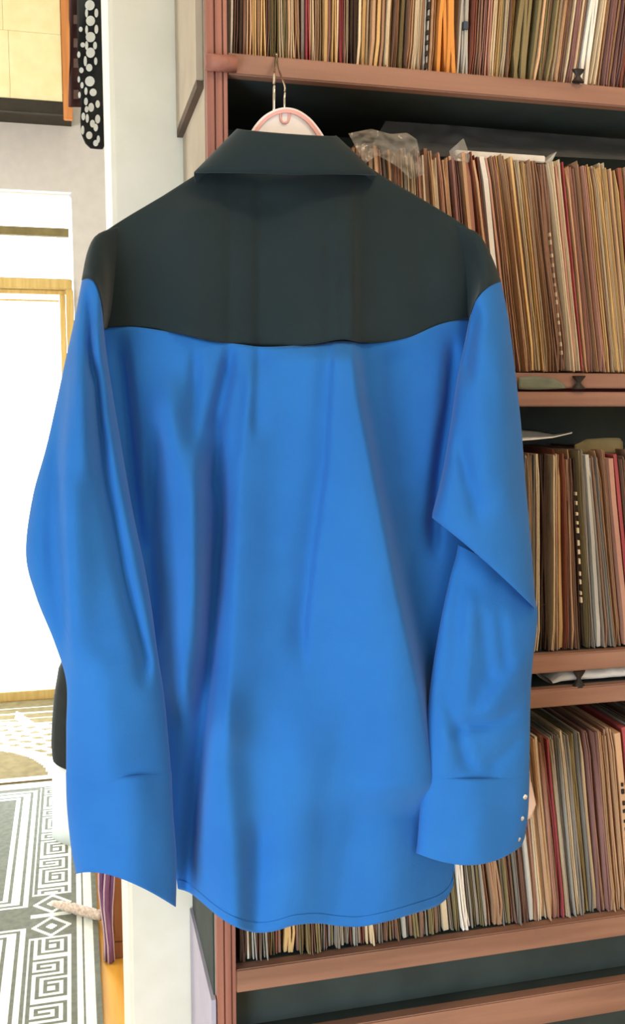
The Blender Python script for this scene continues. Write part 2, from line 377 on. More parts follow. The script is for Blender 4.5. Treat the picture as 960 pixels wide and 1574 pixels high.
for s, (dx, wd, m) in enumerate(((-.012, .014, 'purple'), (-.001, .014, 'purple'), (.010, .012, 'purple'))):
    bm = bmesh.new(); pts = []
    for k in range(9):
        t = k/8; pts.append((q.x+.004+dx*(.5+.6*math.sin(t*2.6))+.004*math.sin(t*9+s), QY+.02-.012*(s == 1)+.02*t, .003+.40*t))
    rws = [[(x+wd*.62*math.cos(a), y+.014*math.sin(a), z) for a in [2*math.pi*j/10 for j in range(10)]] for x, y, z in pts]
    V = grid(bm, rws, True); bm.faces.new(V[0][::-1]); bm.faces.new(V[-1]); finish('fold', bm, M[m], pb, True)
    bm = bmesh.new(); tube(bm, [(x-wd*.42*(1 if s < 2 else -1), y-.0132, z) for x, y, z in pts], .0018, 6); finish('pale_edge', bm, M['lilac'], pb, True)
s0, s1 = atZ(80, 1388, .03), atZ(156, 1408, .03)
bm = bmesh.new()
for k in range(3):
    pts = []
    for i in range(17):
        t = i/16; tw = t*16+k*2.09
        b_ = s0.lerp(s1, t); rr = .011*min(1, .35+t*3)
        pts.append((b_.x, b_.y+.9*rr*math.cos(tw), .014+.012*1+.5*rr*math.sin(tw)+.004))
    tube(bm, pts, [.006+.004*min(1, i/6) for i in range(17)], 7)
sp_ = finish('rope_strap', bm, M['strap'], None, True); tag(sp_, 'pale woven strap lying across the right edge of the rug', 'strap')
sp_['kind'] = 'stuff'; del sp_['kind']
# ------------------------------------------------------------------ bookcase
SF, SB = 1.06, 1.278          # front and back of the shelf boards
XL, XR = .150, 1.30
bc = thing('record_shelf', 'reddish brown wooden shelf unit packed with record sleeves', 'shelf', (XL, SF, 0))
boxo('side_panel', M['taupe'], bc, XL-.002, XL+.018, SF+.012, SB, .3, 2.4)
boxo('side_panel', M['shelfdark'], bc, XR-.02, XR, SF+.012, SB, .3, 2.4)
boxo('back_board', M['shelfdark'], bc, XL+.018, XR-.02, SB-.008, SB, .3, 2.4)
# grooved front post
bm = bmesh.new()
for a, b_, d in ((0, .0075, 0), (.0075, .0095, .004), (.0095, .0165, .001), (.0165, .018, .004), (.018, .022, 0)):
    box(bm, XL-.001+a, XL-.001+b_, SF+d, SF+.013, .3, 2.4)
pst = finish('front_post', bm, M['post'], bc)
boxo('front_post', M['post'], bc, XR-.022, XR, SF, SF+.013, .3, 2.4)
# slanting-looking mouldings on the side panel (they run back along it)
sm = boxo('side_moulding', M['taupe'], bc, XL-.010, XL-.002, SF+.016, SB+.0, 1.846, 2.4, bev=.001)
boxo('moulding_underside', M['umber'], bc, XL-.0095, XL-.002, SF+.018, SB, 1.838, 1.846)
z_pl = atY(373, 1574, SF).z
boxo('side_plinth', M['lav'], bc, XL-.008, XL-.0025, SF+.003, SB, .3, .800)
boxo('side_panel_shade', M['shelfdark'], bc, XL-.004, XL-.0025, SF+.013, SB, .8, 1.1)  # thin dark sheet standing for shade on the lower side panel
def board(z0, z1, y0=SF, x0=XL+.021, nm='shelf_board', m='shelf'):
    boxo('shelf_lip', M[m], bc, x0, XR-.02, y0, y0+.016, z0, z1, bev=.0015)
    return boxo(nm, M['shelfdark'], bc, x0, XR-.02, y0+.0162, SB-.0082, z0+.001, z1)  # board body coloured dark for the shade under the shelf
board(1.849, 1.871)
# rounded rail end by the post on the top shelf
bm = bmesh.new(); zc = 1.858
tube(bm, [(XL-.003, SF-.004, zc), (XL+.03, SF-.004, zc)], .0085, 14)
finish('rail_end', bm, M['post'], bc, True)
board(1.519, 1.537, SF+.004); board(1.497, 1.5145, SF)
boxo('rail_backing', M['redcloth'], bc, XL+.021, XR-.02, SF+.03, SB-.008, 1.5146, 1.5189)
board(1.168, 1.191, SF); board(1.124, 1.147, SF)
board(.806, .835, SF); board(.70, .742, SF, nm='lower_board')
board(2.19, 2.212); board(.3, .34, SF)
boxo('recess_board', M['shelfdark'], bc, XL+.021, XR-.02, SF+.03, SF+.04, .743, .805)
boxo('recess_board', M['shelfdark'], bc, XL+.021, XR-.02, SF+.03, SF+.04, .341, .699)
# hourglass pegs
def peg(px, py, h, wd, y):
    c = atY(px, py, y); bm = bmesh.new()
    prof = [(wd, h/2), (wd*.9, h*.38), (wd*.35, 0.05*h), (wd*.35, -.05*h), (wd*.9, -h*.38), (wd, -h/2)]
    P = [[(c.x+r*math.cos(2*math.pi*k/10), c.y+r*.6*math.sin(2*math.pi*k/10), c.z+z) for k in range(10)] for r, z in prof]
    V = grid(bm, P, True); bm.faces.new(V[0]); bm.faces.new(V[-1][::-1]); finish('peg', bm, M['iron'], bc, True)
peg(888, 117, .014, .008, SF-.002); peg(889, 588, .016, .009, SF-.001); peg(889, 1043, .0225, .009, SF+.006)
for px, py in ((360, 163),):
    c = atY(px, py, 1.16); bm = bmesh.new(); tube(bm, [(XL+.018, c.y, c.z), (XL+.034, c.y, c.z)], .0012, 6); tube(bm, [(XL+.034, c.y, c.z), (XL+.036, c.y, c.z)], .003, 8); finish('screw', bm, M['chrome'], bc)
# papers kept in the slots between the double boards
def sheet(name, outline, y, mats, label, cat, th=.003, wav=.002):
    bm = bmesh.new(); n = len(outline)//2
    a, b_ = outline[:n], outline[n:][::-1]
    F = []
    for i in range(n):
        col = []
        for t in (0, .33, .67, 1):
            x = a[i][0]+(b_[i][0]-a[i][0])*t; yy = a[i][1]+(b_[i][1]-a[i][1])*t
            col.append(atY(x, yy, y+wav*math.sin(i*1.7+t*2)))
        F.append(col)
    grid(bm, F); o = finish(name, bm, mats, None, True); md = o.modifiers.new('thick', 'SOLIDIFY'); md.thickness = th; md.offset = 0
    tag(o, label, cat); return o
def flat_roll(name, x0, x1, z0, z1, y0, y1, m, label, cat, seed):
    rnd = random.Random(seed); bm = bmesh.new(); P = []
    for i in range(13):
        x = x0+(x1-x0)*i/12; e = min(1, .35+min(i, 12-i)*.5); hz = (z1-z0)/2*e*(.85+.15*rnd.random()); zc_ = z0+hz
        P.append([(x, (y0+y1)/2+(y1-y0)/2*math.cos(2*math.pi*k/12), zc_+hz*math.sin(2*math.pi*k/12)) for k in range(12)])
    V = grid(bm, P, True); bm.faces.new(V[0]); bm.faces.new(V[-1][::-1]); o = finish(name, bm, m, None, True); tag(o, label, cat)
xa, xb = atY(845, 1043, 1.08).x, atY(1000, 1043, 1.08).x
flat_roll('rolled_paper', xa, xb, 1.1475, 1.1665, 1.072, 1.12, PAP['white'], 'white rolled paper lying in the slot below the third shelf', 'paper', 3)
# ------------------------------------------------------------------ record sleeves
def sleeve_mesh(seed, kind='thin'):
    r = random.Random(seed); bm = bmesh.new(); T = .005
    n = {'thin': 2, 'card': 1, 'fat': 5}[kind]
    NZ = 9; H, D = .25, .195
    for s in range(n):
        th = {'thin': r.uniform(.0007, .0014), 'card': .0032, 'fat': .0008}[kind]
        x0 = 0 if n == 1 else (s/(n-1)-.5)*(T*.8-th)
        ph, am = r.uniform(0, 6), r.uniform(.0002, .0007) if n > 1 else .0002
        hh = H*(1-r.uniform(0, .012)); y0 = r.uniform(-.002, .002); zl = r.uniform(0, .003)
        rows = []
        for k in range(NZ+1):
            t = k/NZ; z = zl+(hh-zl)*t
            pin = math.sin(math.pi*t)
            x = x0*(.55+.45*abs(2*t-1)**1.5) if s not in (0,) or n == 1 else x0*(.7+.3*abs(2*t-1))
            x += am*math.sin(ph+t*7)
            if t == 0: x += r.uniform(-.0012, .0012)
            yy = y0+r.uniform(-.0006, .0006)+(.004 if k in (0, NZ) and r.random() < .5 else 0)
            rows.append([(x-th/2, yy, z), (x+th/2, yy+.0003, z), (x+th/2, D, z), (x-th/2, D, z)])
        V = grid(bm, rows, True); bm.faces.new(V[0][::-1]); bm.faces.new(V[-1])
    me = bpy.data.meshes.new('record_sleeve'); bm.normal_update(); bm.to_mesh(me); bm.free(); me.materials.append(PAP['tan']); return me
THIN = [sleeve_mesh(i) for i in range(14)]; CARD = [sleeve_mesh(40+i, 'card') for i in range(5)]; FAT = [sleeve_mesh(60+i, 'fat') for i in range(5)]
ORD = ['next', 'second', 'third', 'fourth', 'fifth', 'sixth', 'seventh', 'eighth', 'ninth', 'tenth', 'eleventh', 'twelfth', 'thirteenth', 'fourteenth', 'fifteenth', 'sixteenth']
def add_sleeve(mesh, m, x, z, T, lean, h, dy):
    o = bpy.data.objects.new('record_sleeve', mesh); C.objects.link(o)
    o.material_slots[0].link = 'OBJECT'; o.material_slots[0].material = m
    o.location = (x, 1.072+dy, z); o.scale = (T/.005, 1, h/.25); o.rotation_euler = (0, lean, 0)
    return o
def xpx(px, py): return atY(px, py, 1.072).x
def fill_shelf(z, pyb, segs, leanf, words, seed, marks):
    """segs: (px0, px1, [colours], mean thickness); colour starting with '!' is a landmark sleeve filling its whole segment"""
    r = random.Random(seed); row = []
    for px0, px1, cols, T in segs:
        x0, x1 = xpx(px0, pyb), xpx(px1, pyb)
        if isinstance(cols, str):
            kind, colr, text = cols.split('|'); row.append(((x0+x1)/2, x1-x0, colr, kind, text)); continue
        n = max(1, round((x1-x0)/(T/1000)))
        ws = [r.uniform(.6, 1.5) for _ in range(n)]; sw = sum(ws); x = x0
        last = None
        for k in range(n):
            wdt = ws[k]/sw*(x1-x0); c = r.choice([q for q in cols if q != last] or cols); last = c
            row.append((x+wdt/2, wdt, c, 'card' if r.random() < .22 else ('fat' if wdt > .0062 else 'thin'), None)); x += wdt
    idx = [i for i, q in enumerate(row) if q[4]]
    out = []
    for i, (x, wdt, c, kind, text) in enumerate(row):
        mesh = r.choice({'thin': THIN, 'card': CARD, 'fat': FAT}[kind])
        lean = leanf(x)+r.uniform(-.006, .006)
        h = r.uniform(.243, .2545)
        o = add_sleeve(mesh, PAP[c], x, z+.0008+abs(lean)*wdt/2, wdt*.94, -lean, h, r.uniform(-.005, .004))
        if text: lab = f'{text} {words}'
        else:
            j = min(idx, key=lambda q: abs(q-i)); d = i-j
            lm = row[j][4].split(' with ')[0].split(' at ')[0]
            dd = abs(d)
            lab = f"{c} record sleeve {ORD[dd-1]} {'right' if d > 0 else 'left'} of the {lm} {words}" if dd <= 16 else f'{c} record sleeve {words}'
        tag(o, lab, 'record sleeve', 'record sleeves '+words); out.append(o)
    return out
W1, W2, W3, W4 = 'on the top shelf', 'on the second shelf', 'on the third shelf', 'on the lowest shelf'
A = ['tan', 'light brown', 'yellowish', 'brown']
s1 = fill_shelf(1.871, 90, [
    (354, 359, 'card|white|white upright card at the left end', 0),
    (360, 372, ['dark brown', 'brown', 'tan'], 5), (372, 400, ['tan', 'brown', 'yellowish'], 4.6), (400, 408, 'thin|yellowish|bright yellow sleeve', 0), (408, 452, ['cream', 'brown', 'tan', 'olive', 'yellowish'], 4),
    (452, 470, ['light brown', 'grey'], 6), (470, 476, 'thin|crimson|thin dark red sleeve', 0), (476, 520, ['yellowish', 'tan', 'cream', 'mauve'], 4.6), (520, 536, ['cream', 'mauve', 'crimson'], 4.5),
    (536, 549, 'fat|dark brown|thick dark brown sleeve', 0), (549, 555, 'card|cream|stiff pale edged sleeve', 0), (555, 600, ['tan', 'yellowish', 'light brown', 'cream'], 4.6), (600, 640, ['olive', 'brown', 'tan', 'cream'], 5),
    (640, 646, ['cream', 'tan'], 3), (646, 657, 'thin|pale grey|torn sleeve with dark marks', 0), (657, 668, ['light brown', 'tan'], 4.5), (668, 702, 'fat|orange|wide bright orange sleeve', 0), (703, 722, 'fat|pale grey|pale sleeve with a slate blue label', 0),
    (722, 728, ['reddish brown'], 4), (728, 752, ['mauve', 'pinkish', 'brown'], 7), (752, 784, ['olive', 'cream', 'brown', 'yellowish'], 4.2), (784, 813, 'fat|olive|wide soft olive sleeve', 0), (813, 846, ['olive', 'yellowish', 'brown', 'tan'], 4.5),
    (846, 888, ['brown', 'tan', 'mauve', 'cream'], 5), (888, 907, 'fat|white|wide white sleeve', 0), (907, 945, ['mauve', 'light brown', 'cream'], 6.5), (945, 960, ['reddish brown', 'mauve'], 6), (960, 1010, A, 6)],
    lambda x: .02*math.sin(x*31)-.01-.11*max(0, (x-.33))/.3, W1, 11, None)
s2 = fill_shelf(1.537, 560, [
    (566, 640, ['tan', 'brown', 'grey', 'pinkish'], 5.2), (640, 648, 'thin|cream|cream sleeve', 0), (648, 716, ['tan', 'pinkish', 'brown', 'cream'], 5.4), (716, 742, ['mauve', 'pinkish', 'tan'], 6), (742, 757, 'card|pinkish|stiff pink sleeve', 0),
    (757, 772, ['reddish brown', 'tan'], 5), (772, 784, 'card|white|stiff white sleeve', 0), (784, 800, ['tan', 'pinkish', 'light brown'], 5), (800, 846, ['tan', 'yellowish', 'cream', 'light brown', 'pinkish'], 3.8), (846, 858, ['light brown', 'brown'], 6),
    (858, 876, 'fat|brown|wide brown sleeve with torn spine', 0), (876, 890, ['cream', 'pinkish'], 4), (890, 896, 'thin|crimson|thin crimson sleeve', 0), (896, 930, ['light brown', 'tan', 'pinkish'], 5.4), (930, 975, ['tan', 'yellowish', 'light brown', 'cream'], 4.4),
    (975, 984, 'card|reddish brown|reddish brown stiff sleeve', 0), (984, 1040, ['tan', 'light brown'], 6)],
    lambda x: .035+.11*max(0, min(1, (x-.36)/.14)), W2, 12, None)
s3 = fill_shelf(1.191, 1000, [
    (790, 812, ['brown', 'grey'], 5), (812, 830, ['tan', 'cream', 'grey'], 4), (830, 846, 'fat|dark brown|wide shadowed dark sleeve', 0), (846, 862, ['tan', 'reddish brown', 'cream'], 4), (862, 869, 'card|yellowish|stiff yellow sleeve', 0),
    (869, 892, ['reddish brown', 'tan', 'brown'], 4.6), (892, 902, 'thin|dark brown|dark spotted sleeve with a dotted spine', 0), (902, 914, ['grey', 'olive'], 5.4), (914, 923, 'card|pale grey|stiff pale grey sleeve', 0), (923, 941, ['olive', 'brown', 'grey'], 5.5),
    (941, 955, ['tan', 'light brown'], 5), (955, 966, 'card|pinkish|stiff pinkish brown sleeve', 0), (966, 974, 'card|crimson|crimson sleeve at the right', 0), (974, 1030, ['brown', 'grey', 'tan'], 6)],
    lambda x: .035+.10*max(0, min(1, (x-.58)/.08)), W3, 13, None)
s4 = fill_shelf(.835, 1440, [
    (366, 379, 'fat|dark brown|thick dark sleeve at the left end', 0), (379, 384, 'card|white|thin white card', 0), (384, 424, ['grey', 'brown', 'pale grey', 'olive'], 4.8), (424, 434, ['brown', 'reddish brown'], 5), (434, 456, 'fat|yellowish|soft tan bundle', 0), (456, 500, ['olive', 'grey', 'brown'], 5),
    (500, 524, ['grey', 'mauve', 'olive'], 5), (524, 530, 'card|pale grey|stiff pale edged sleeve', 0), (530, 562, ['reddish brown', 'grey', 'pale grey'], 5), (562, 576, 'fat|cream|soft cream sleeve', 0), (576, 618, ['olive', 'grey', 'brown'], 5.6), (618, 626, 'card|pale grey|slim light grey sleeve', 0),
    (626, 680, ['grey', 'brown', 'olive'], 5.8), (680, 693, 'card|cream|pale cream card', 0), (693, 707, ['olive', 'grey'], 6), (707, 724, 'fat|white|white paged album', 0), (724, 756, ['olive', 'grey', 'brown'], 5.2),
    (756, 774, 'fat|light brown|wide crumpled brown sleeve', 0), (774, 812, ['olive', 'grey', 'brown', 'mauve'], 4.6), (812, 820, 'card|pale grey|stiff grey sleeve', 0), (820, 858, ['tan', 'pinkish', 'light brown', 'cream'], 3.9), (858, 868, 'thin|crimson|dull crimson sleeve', 0),
    (868, 896, ['pale grey', 'grey', 'cream'], 4.2), (896, 912, ['olive', 'grey'], 7), (912, 920, 'card|cream|stiff cream sleeve', 0), (920, 946, ['grey', 'mauve', 'tan'], 5), (946, 960, ['tan', 'pinkish'], 5), (960, 974, 'card|tan|tan spotted sleeve with brown marks', 0),
    (974, 986, 'card|crimson|bright crimson sleeve at the right', 0), (986, 1040, ['grey', 'brown'], 6)],
    lambda x: .03+.10*max(0, min(1, (x-.25)/.2)), W4, 14, None)
def find(lst, key): return next(o for o in lst if o['label'].startswith(key))
def marks(o, zs, m, wd, hh, nm, lab):
    bm = bmesh.new(); s = o.scale
    for z in zs: k = random.uniform(.6, 1.15); dz = random.uniform(-.002, .002); box(bm, -wd*k/s[0], wd*k/s[0], -.0035, .002, z+dz, z+dz+hh*random.uniform(.6, 1.2))
    c = finish(nm, bm, m); c.parent = o; c['label'] = lab; c['kind'] = 'stuff'
marks(find(s1, 'torn sleeve'), [.004+.0125*k for k in range(18)], M['inkmark'], .0016, .006, 'spine_marks', 'row of dark marks')
marks(find(s1, 'pale sleeve with a slate'), [.052], M['bluemark'], .004, .014, 'sleeve_label', 'slate blue label')
marks(find(s2, 'wide brown sleeve'), [.02+.012*k for k in range(13)], PAP['cream'], .0008, .005, 'torn_edge', 'pale torn spine edge')
marks(find(s3, 'dark spotted'), [.06+.013*k for k in range(12)], PAP['cream'], .0014, .006, 'spine_dots', 'pale dots')
marks(find(s4, 'tan spotted'), [.05+.0125*k for k in range(11)], M['inkmark'], .0016, .006, 'spine_marks', 'row of brown marks')
# sleeves standing wholly behind the shirt
bm = bmesh.new()
for z, pa, pb_, py in ((1.537, 358, 564, 560), (1.191, 352, 788, 1000)):
    x, x1 = xpx(pa, py), xpx(pb_, py)
    while x < x1:
        t = random.uniform(.003, .0055); box(bm, x, x+t*.7, 1.072+random.uniform(-.004, .004), 1.266, z+.0005, z+random.uniform(.242, .254)); x += t
o = finish('packed_sleeves', bm, PAP['light brown']); tag(o, 'packed brown record sleeves standing behind the hanging shirt', 'record sleeves'); o['kind'] = 'stuff'
# ------------------------------------------------------------------ papers and plastic on top of the rows
def crumple(name, outline, y0, amp, m, label, cat, nx=26, ny=12, seed=0, th=0, tilt=0):
    """outline: top polyline and bottom polyline in photo coordinates, set at depth y0"""
    top, bot = outline; bm = bmesh.new(); P = []
    for j in range(ny+1):
        t = j/ny; rowp = []
        for i in range(nx+1):
            s = i/nx
            a = lerp_xy([(q[0], q[1]) for q in top], top[0][0]+(top[-1][0]-top[0][0])*s); xa_ = top[0][0]+(top[-1][0]-top[0][0])*s
            b_ = lerp_xy([(q[0], q[1]) for q in bot], bot[0][0]+(bot[-1][0]-bot[0][0])*s); xb_ = bot[0][0]+(bot[-1][0]-bot[0][0])*s
            px, py = xa_+(xb_-xa_)*t, a+(b_-a)*t
            nz = abs(noise.noise((px*.035+seed, py*.05, seed)))+.5*abs(noise.noise((px*.09, py*.12+seed, 3.1)))
            rowp.append(atY(px, py, y0+tilt*(1-t)-amp*nz))
        P.append(rowp)
    grid(bm, P); o = finish(name, bm, m, None, True)
    if th: md = o.modifiers.new('thick', 'SOLIDIFY'); md.thickness = th
    tag(o, label, cat); return o
crumple('plastic_sheet', ([(592, 186), (700, 193), (820, 203), (960, 214), (1010, 218)], [(560, 244), (700, 240), (840, 240), (960, 246), (1010, 250)]), 1.10, .012, M['plasticgrey'], 'large sheet of grey clear plastic lying over the second row of sleeves', 'plastic sheet', 60, 10, 2, tilt=.05)
crumple('plastic_bag', ([(535, 205), (570, 198), (600, 206), (625, 204), (640, 214)], [(560, 252), (580, 238), (610, 256), (632, 276), (652, 268)]), 1.064, .014, M['plastic'], 'crumpled cloudy plastic bag drooping over the sleeves by the collar', 'plastic bag', 30, 16, 5)
crumple('plastic_tip', ([(690, 232), (712, 212), (722, 240)], [(692, 246), (708, 248), (720, 250)]), 1.068, .006, M['plastic'], 'small pointed scrap of clear plastic above the second row', 'plastic scrap', 10, 6, 8)
zt = atY(770, 247, 1.085).z; xa, xb = atY(700, 240, 1.085).x, atY(838, 240, 1.085).x
bm = bmesh.new(); box(bm, xa, xb, 1.085, 1.2, zt+.001, zt+.009, bev=.001)
wb = finish('white_folder', bm, PAP['white']); tag(wb, 'flat white card folder lying on top of the second row of sleeves', 'folder')
bm = bmesh.new(); c = Vector((xb, 1.086, zt+.006)); vs = [bm.verts.new(v) for v in (c+Vector((.0, 0, -.004)), c+Vector((.013, -.004, .008)), c+Vector((.006, 0, -.009)), c+Vector((0, .05, .002)))]
for q3 in ((0, 1, 2), (0, 3, 1), (0, 2, 3), (1, 3, 2)): bm.faces.new([vs[k] for k in q3])
fl = finish('corner_flap', bm, PAP['pale grey'], wb)
crumple('paper_leaf', ([(796, 660), (822, 662), (850, 668), (879, 664)], [(796, 678), (822, 676), (850, 673), (879, 666)]), 1.085, .004, PAP['white'], 'curled white paper leaf lying on the third row beside the sleeve', 'paper', 14, 4, 3, th=.001, tilt=.06)
crumple('brown_folder', ([(882, 684), (900, 675), (930, 673), (951, 673), (956, 680)], [(882, 696), (900, 698), (930, 698), (950, 698), (956, 698)]), 1.10, .002, PAP['olive'], 'olive brown folder standing behind the third row of sleeves', 'folder', 16, 4, 9, th=.0015)
crumple('green_paper', ([(796, 580), (822, 578), (850, 582), (868, 592)], [(796, 598), (822, 599), (850, 598), (868, 597)]), SF+.001, .002, M['greenpaper'], 'crumpled grey green paper tucked on the rail below the second row', 'paper', 16, 4, 11, th=.001)
crumple('pink_card', ([(806, 1195), (812, 1178), (815, 1200)], [(806, 1262), (816, 1256), (823, 1236)]), 1.062, .001, M['labelpink'], 'pale pink round card peeping out beside the right cuff', 'card', 10, 10, 4, th=.001)
# ------------------------------------------------------------------ hanger
hg = thing('coat_hanger', 'white plastic hanger with pink edging and chrome wire hook', 'hanger', tuple(atY(438, 165, .985)))
HY = .985
arch = spline([(378, 216), (384, 206), (391, 193), (405, 178), (423, 168), (440, 165), (458, 169), (476, 181), (489, 196), (497, 208), (501, 216)], 30)
def plate(pts, y0, y1, m, nm):
    bm = bmesh.new(); a = [bm.verts.new(atY(x, y, y0)) for x, y in pts]; b_ = [bm.verts.new(atY(x, y, y0)+Vector((0, y1-y0, 0))) for x, y in pts]
    bm.faces.new(a); bm.faces.new(b_[::-1]); n = len(pts)
    for k in range(n): bm.faces.new((a[k], b_[k], b_[(k+1) % n], a[(k+1) % n]))
    bmesh.ops.recalc_face_normals(bm, faces=bm.faces); return finish(nm, bm, m, hg)
plate(list(arch)+[(500, 235), (379, 235)], HY-.004, HY+.004, M['plwhite'], 'plate')
def inset(k): return [(438+(x-438)*k, 216+(y-216)*k) for x, y in arch]
bm = bmesh.new(); P = [[atY(*o_, HY-.0052) for o_ in inset(.93)], [atY(*o_, HY-.0052) for o_ in inset(.83)]]
grid(bm, P); o = finish('pink_edging', bm, M['plpink'], hg); md = o.modifiers.new('thick', 'SOLIDIFY'); md.thickness = .0016
bm = bmesh.new(); tube(bm, [atY(x, y, HY-.005) for x, y in spline([(431, 170), (431, 182), (434, 188), (438, 189), (442, 187), (444, 181), (444, 170)], 18)], .0012, 6); finish('pink_slot', bm, M['plpink'], hg, True)
for sx, e in ((-1, (182, 376)), (1, (712, 378))):
    bm = bmesh.new(); tube(bm, [atY(x, y, HY+.022*min(1, t*3)) for t, (x, y) in ((0, (438+sx*30, 228)), (.35, (438+sx*110, 296)), (1, e))], [.012, .010, .008], 10); finish('arm', bm, M['plwhite'], hg, True)
zt_ = 1.8725
bm = bmesh.new()
hook = [atY(437, 170, HY), atY(437, 150, HY), atY(437.5, 134, HY+.006), atY(432, 118, HY+.02), atY(427.5, 104, HY+.04), atY(426, 92, SF-.010), atY(425.5, 84, SF-.003)]
top = atY(425.5, 84, SF-.003)
hook += [Vector((top.x, SF+.004, zt_+.003)), Vector((top.x-.001, SF+.008, zt_+.0018))]
tube(bm, [Vector(p) for p in spline(hook, 40)], .0011, 8); finish('hook_wire', bm, M['chrome'], hg, True)
bm = bmesh.new()
hook2 = [atY(421, 170, HY), atY(421, 140, HY), atY(421.5, 112, HY+.012), atY(422.5, 101, HY+.035), atY(424, 90, SF-.008), atY(425, 84, SF-.003)]
tube(bm, [Vector(p) for p in spline(hook2, 40)], .0014, 8); finish('hook_wire', bm, M['chrome'], hg, True)
# ------------------------------------------------------------------ shirt
sh = thing('shirt', 'blue long sleeved shirt with black yoke and collar, hung back outwards before the shelf', 'shirt', tuple(atY(438, 208, .96)))
def sm(x): x = max(0, min(1, x)); return x*x*(3-2*x)
def fold_sum(folds, px, py):
    d = 0
    for fo in folds:
        if len(fo) == 4:          # a crease running in any direction: distance to its line, tapering to its ends
            pts, wl, wr, amp = fo; best = None; n = len(pts)-1
            for i, ((ax, ay), (bx_, by_)) in enumerate(zip(pts, pts[1:])):
                ex, ey = bx_-ax, by_-ay; l2 = ex*ex+ey*ey; t = max(0, min(1, ((px-ax)*ex+(py-ay)*ey)/l2))
                qx, qy = px-ax-ex*t, py-ay-ey*t; dd = qx*qx+qy*qy
                if best is None or dd < best[0]: best = (dd, ex*qy-ey*qx, (i+t)/n)
            u = best[0]**.5/(wl if best[1] > 0 else wr)
            d += 1.9*amp*math.exp(-u*u*1.6)*min(1, 4*best[2]+.05, 4*(1-best[2])+.05); continue
        pts, wl, wr, amp, fade = fo
        ys = [q[1] for q in pts]
        if py < ys[0]-fade or py > ys[-1]+fade: continue
        xc = lerp_xy([(q[1], q[0]) for q in pts], py)
        k = sm((py-ys[0]+fade)/fade if fade else 1)*sm((ys[-1]+fade-py)/fade if fade else 1)
        u = px-xc; u = u/wl if u < 0 else u/wr
        d += 1.9*amp*k*math.exp(-u*u*1.6)
    return d
def wr_noise(px, py, s=1.0):
    return s*(.0022*noise.noise((px*.012, py*.006, 1.7))+.0010*noise.noise((px*.035+.3*py*.03, py*.02, 5.1)))
BODY = [
    ([(536, 525), (548, 620), (572, 740), (604, 900), (640, 1060), (662, 1200)], 130, 17, .021, 60),
    ([(600, 560), (625, 760), (650, 960), (680, 1120)], 24, 60, -.006, 60),
    ([(338, 800), (332, 900), (318, 1040), (305, 1180), (286, 1370)], 26, 14, -.017, 190),
    ([(354, 575), (338, 650), (326, 740)], 16, 10, -.005, 40), ([(300, 720), (302, 860), (304, 960)], 18, 16, .006, 120),
    ([(262, 640), (285, 760), (288, 900), (282, 1050)], 36, 30, .012, 80),
    ([(238, 700), (232, 830), (236, 960)], 16, 16, -.007, 60),
    ([(385, 600), (372, 720), (364, 900), (352, 1120)], 16, 50, .006, 60),
    ([(352, 545), (330, 640)], 12, 12, -.005, 40), ([(300, 560), (296, 660)], 12, 12, -.004, 40), ([(398, 540), (394, 640)], 10, 22, -.004, 50),
    ([(506, 540), (496, 720), (476, 866), (466, 960)], 26, 8, -.005, 90),
    ([(340, 1130), (352, 1280), (360, 1420)], 60, 40, .013, 120),
    ([(470, 1150), (455, 1300), (440, 1430)], 60, 60, .006, 120),
    ([(395, 1300), (390, 1430)], 22, 22, -.005, 60),
    ([(600, 1250), (590, 1430)], 60, 60, .005, 100),
    ([(696, 540), (690, 620), (676, 720), (668, 800)], 14, 12, -.011, 70),
    ([(185, 540), (200, 680), (214, 820)], 20, 14, -.012, 60),
]
BL = [(490, 154), (700, 165), (1000, 215), (1200, 252), (1370, 274), (1440, 290)]
BR = [(480, 728), (700, 738), (1000, 720), (1300, 700), (1390, 694), (1440, 690)]
SEAM = [(0, 505), (.03, 503), (.10, 503), (.2, 512), (.3, 525), (.37, 529), (.43, 533), (.52, 531), (.58, 528), (.645, 522), (.70, 527), (.76, 526), (.83, 517), (.9, 500), (.955, 492), (1, 490)]
HEM = [(0, 1366), (.04, 1372), (.08, 1388), (.13, 1409), (.19, 1425), (.26, 1433), (.33, 1431), (.41, 1422), (.5, 1419), (.58, 1423), (.66, 1424), (.76, 1416), (.86, 1404), (.94, 1393), (.98, 1380), (1, 1362)]
def yb(s):
    e = abs(2*s-1); return .952+.03*e**4
def bodyp(s, py):
    l, r = lerp_xy(BL, py), lerp_xy(BR, py); px = l+(r-l)*s
    e = 1-abs(2*s-1)**8
    return px, yb(s)-e*(fold_sum(BODY, px, py)*sm((py-500)/60)+wr_noise(px, py)*sm((py-480)/80))
NS, NT = 150, 150
def smooth_pts(pts):
    return spline(pts, 120)
SEAMs, HEMs = smooth_pts(SEAM), smooth_pts(HEM)
def back_rows(a, b_, n):
    P = []
    for i in range(n+1):
        t = i/n; row = []
        for j in range(NS+1):
            s = .5-.5*math.cos(math.pi*j/NS) if False else j/NS
            py = lerp_xy(SEAMs, s); py = py+(lerp_xy(HEMs, s)-py)*(a+(b_-a)*t)
            px, y = bodyp(s, py); row.append(atY(px, py, y))
        P.append(row)
    return P
bm = bmesh.new(); grid(bm, back_rows(0, 1, NT))
bk = finish('back_panel', bm, M['blue'], sh, True); md = bk.modifiers.new('thick', 'SOLIDIFY'); md.thickness = .0008; md.offset = 1
bm = bmesh.new(); P = back_rows(.983, 1, 3); P = [[p+Vector((0, -.0007, 0)) for p in r_] for r_ in P]; P.append([p+Vector((0, .0012, -.0004)) for p in P[-1]])
grid(bm, P); finish('hem', bm, M['blue'], sh, True)
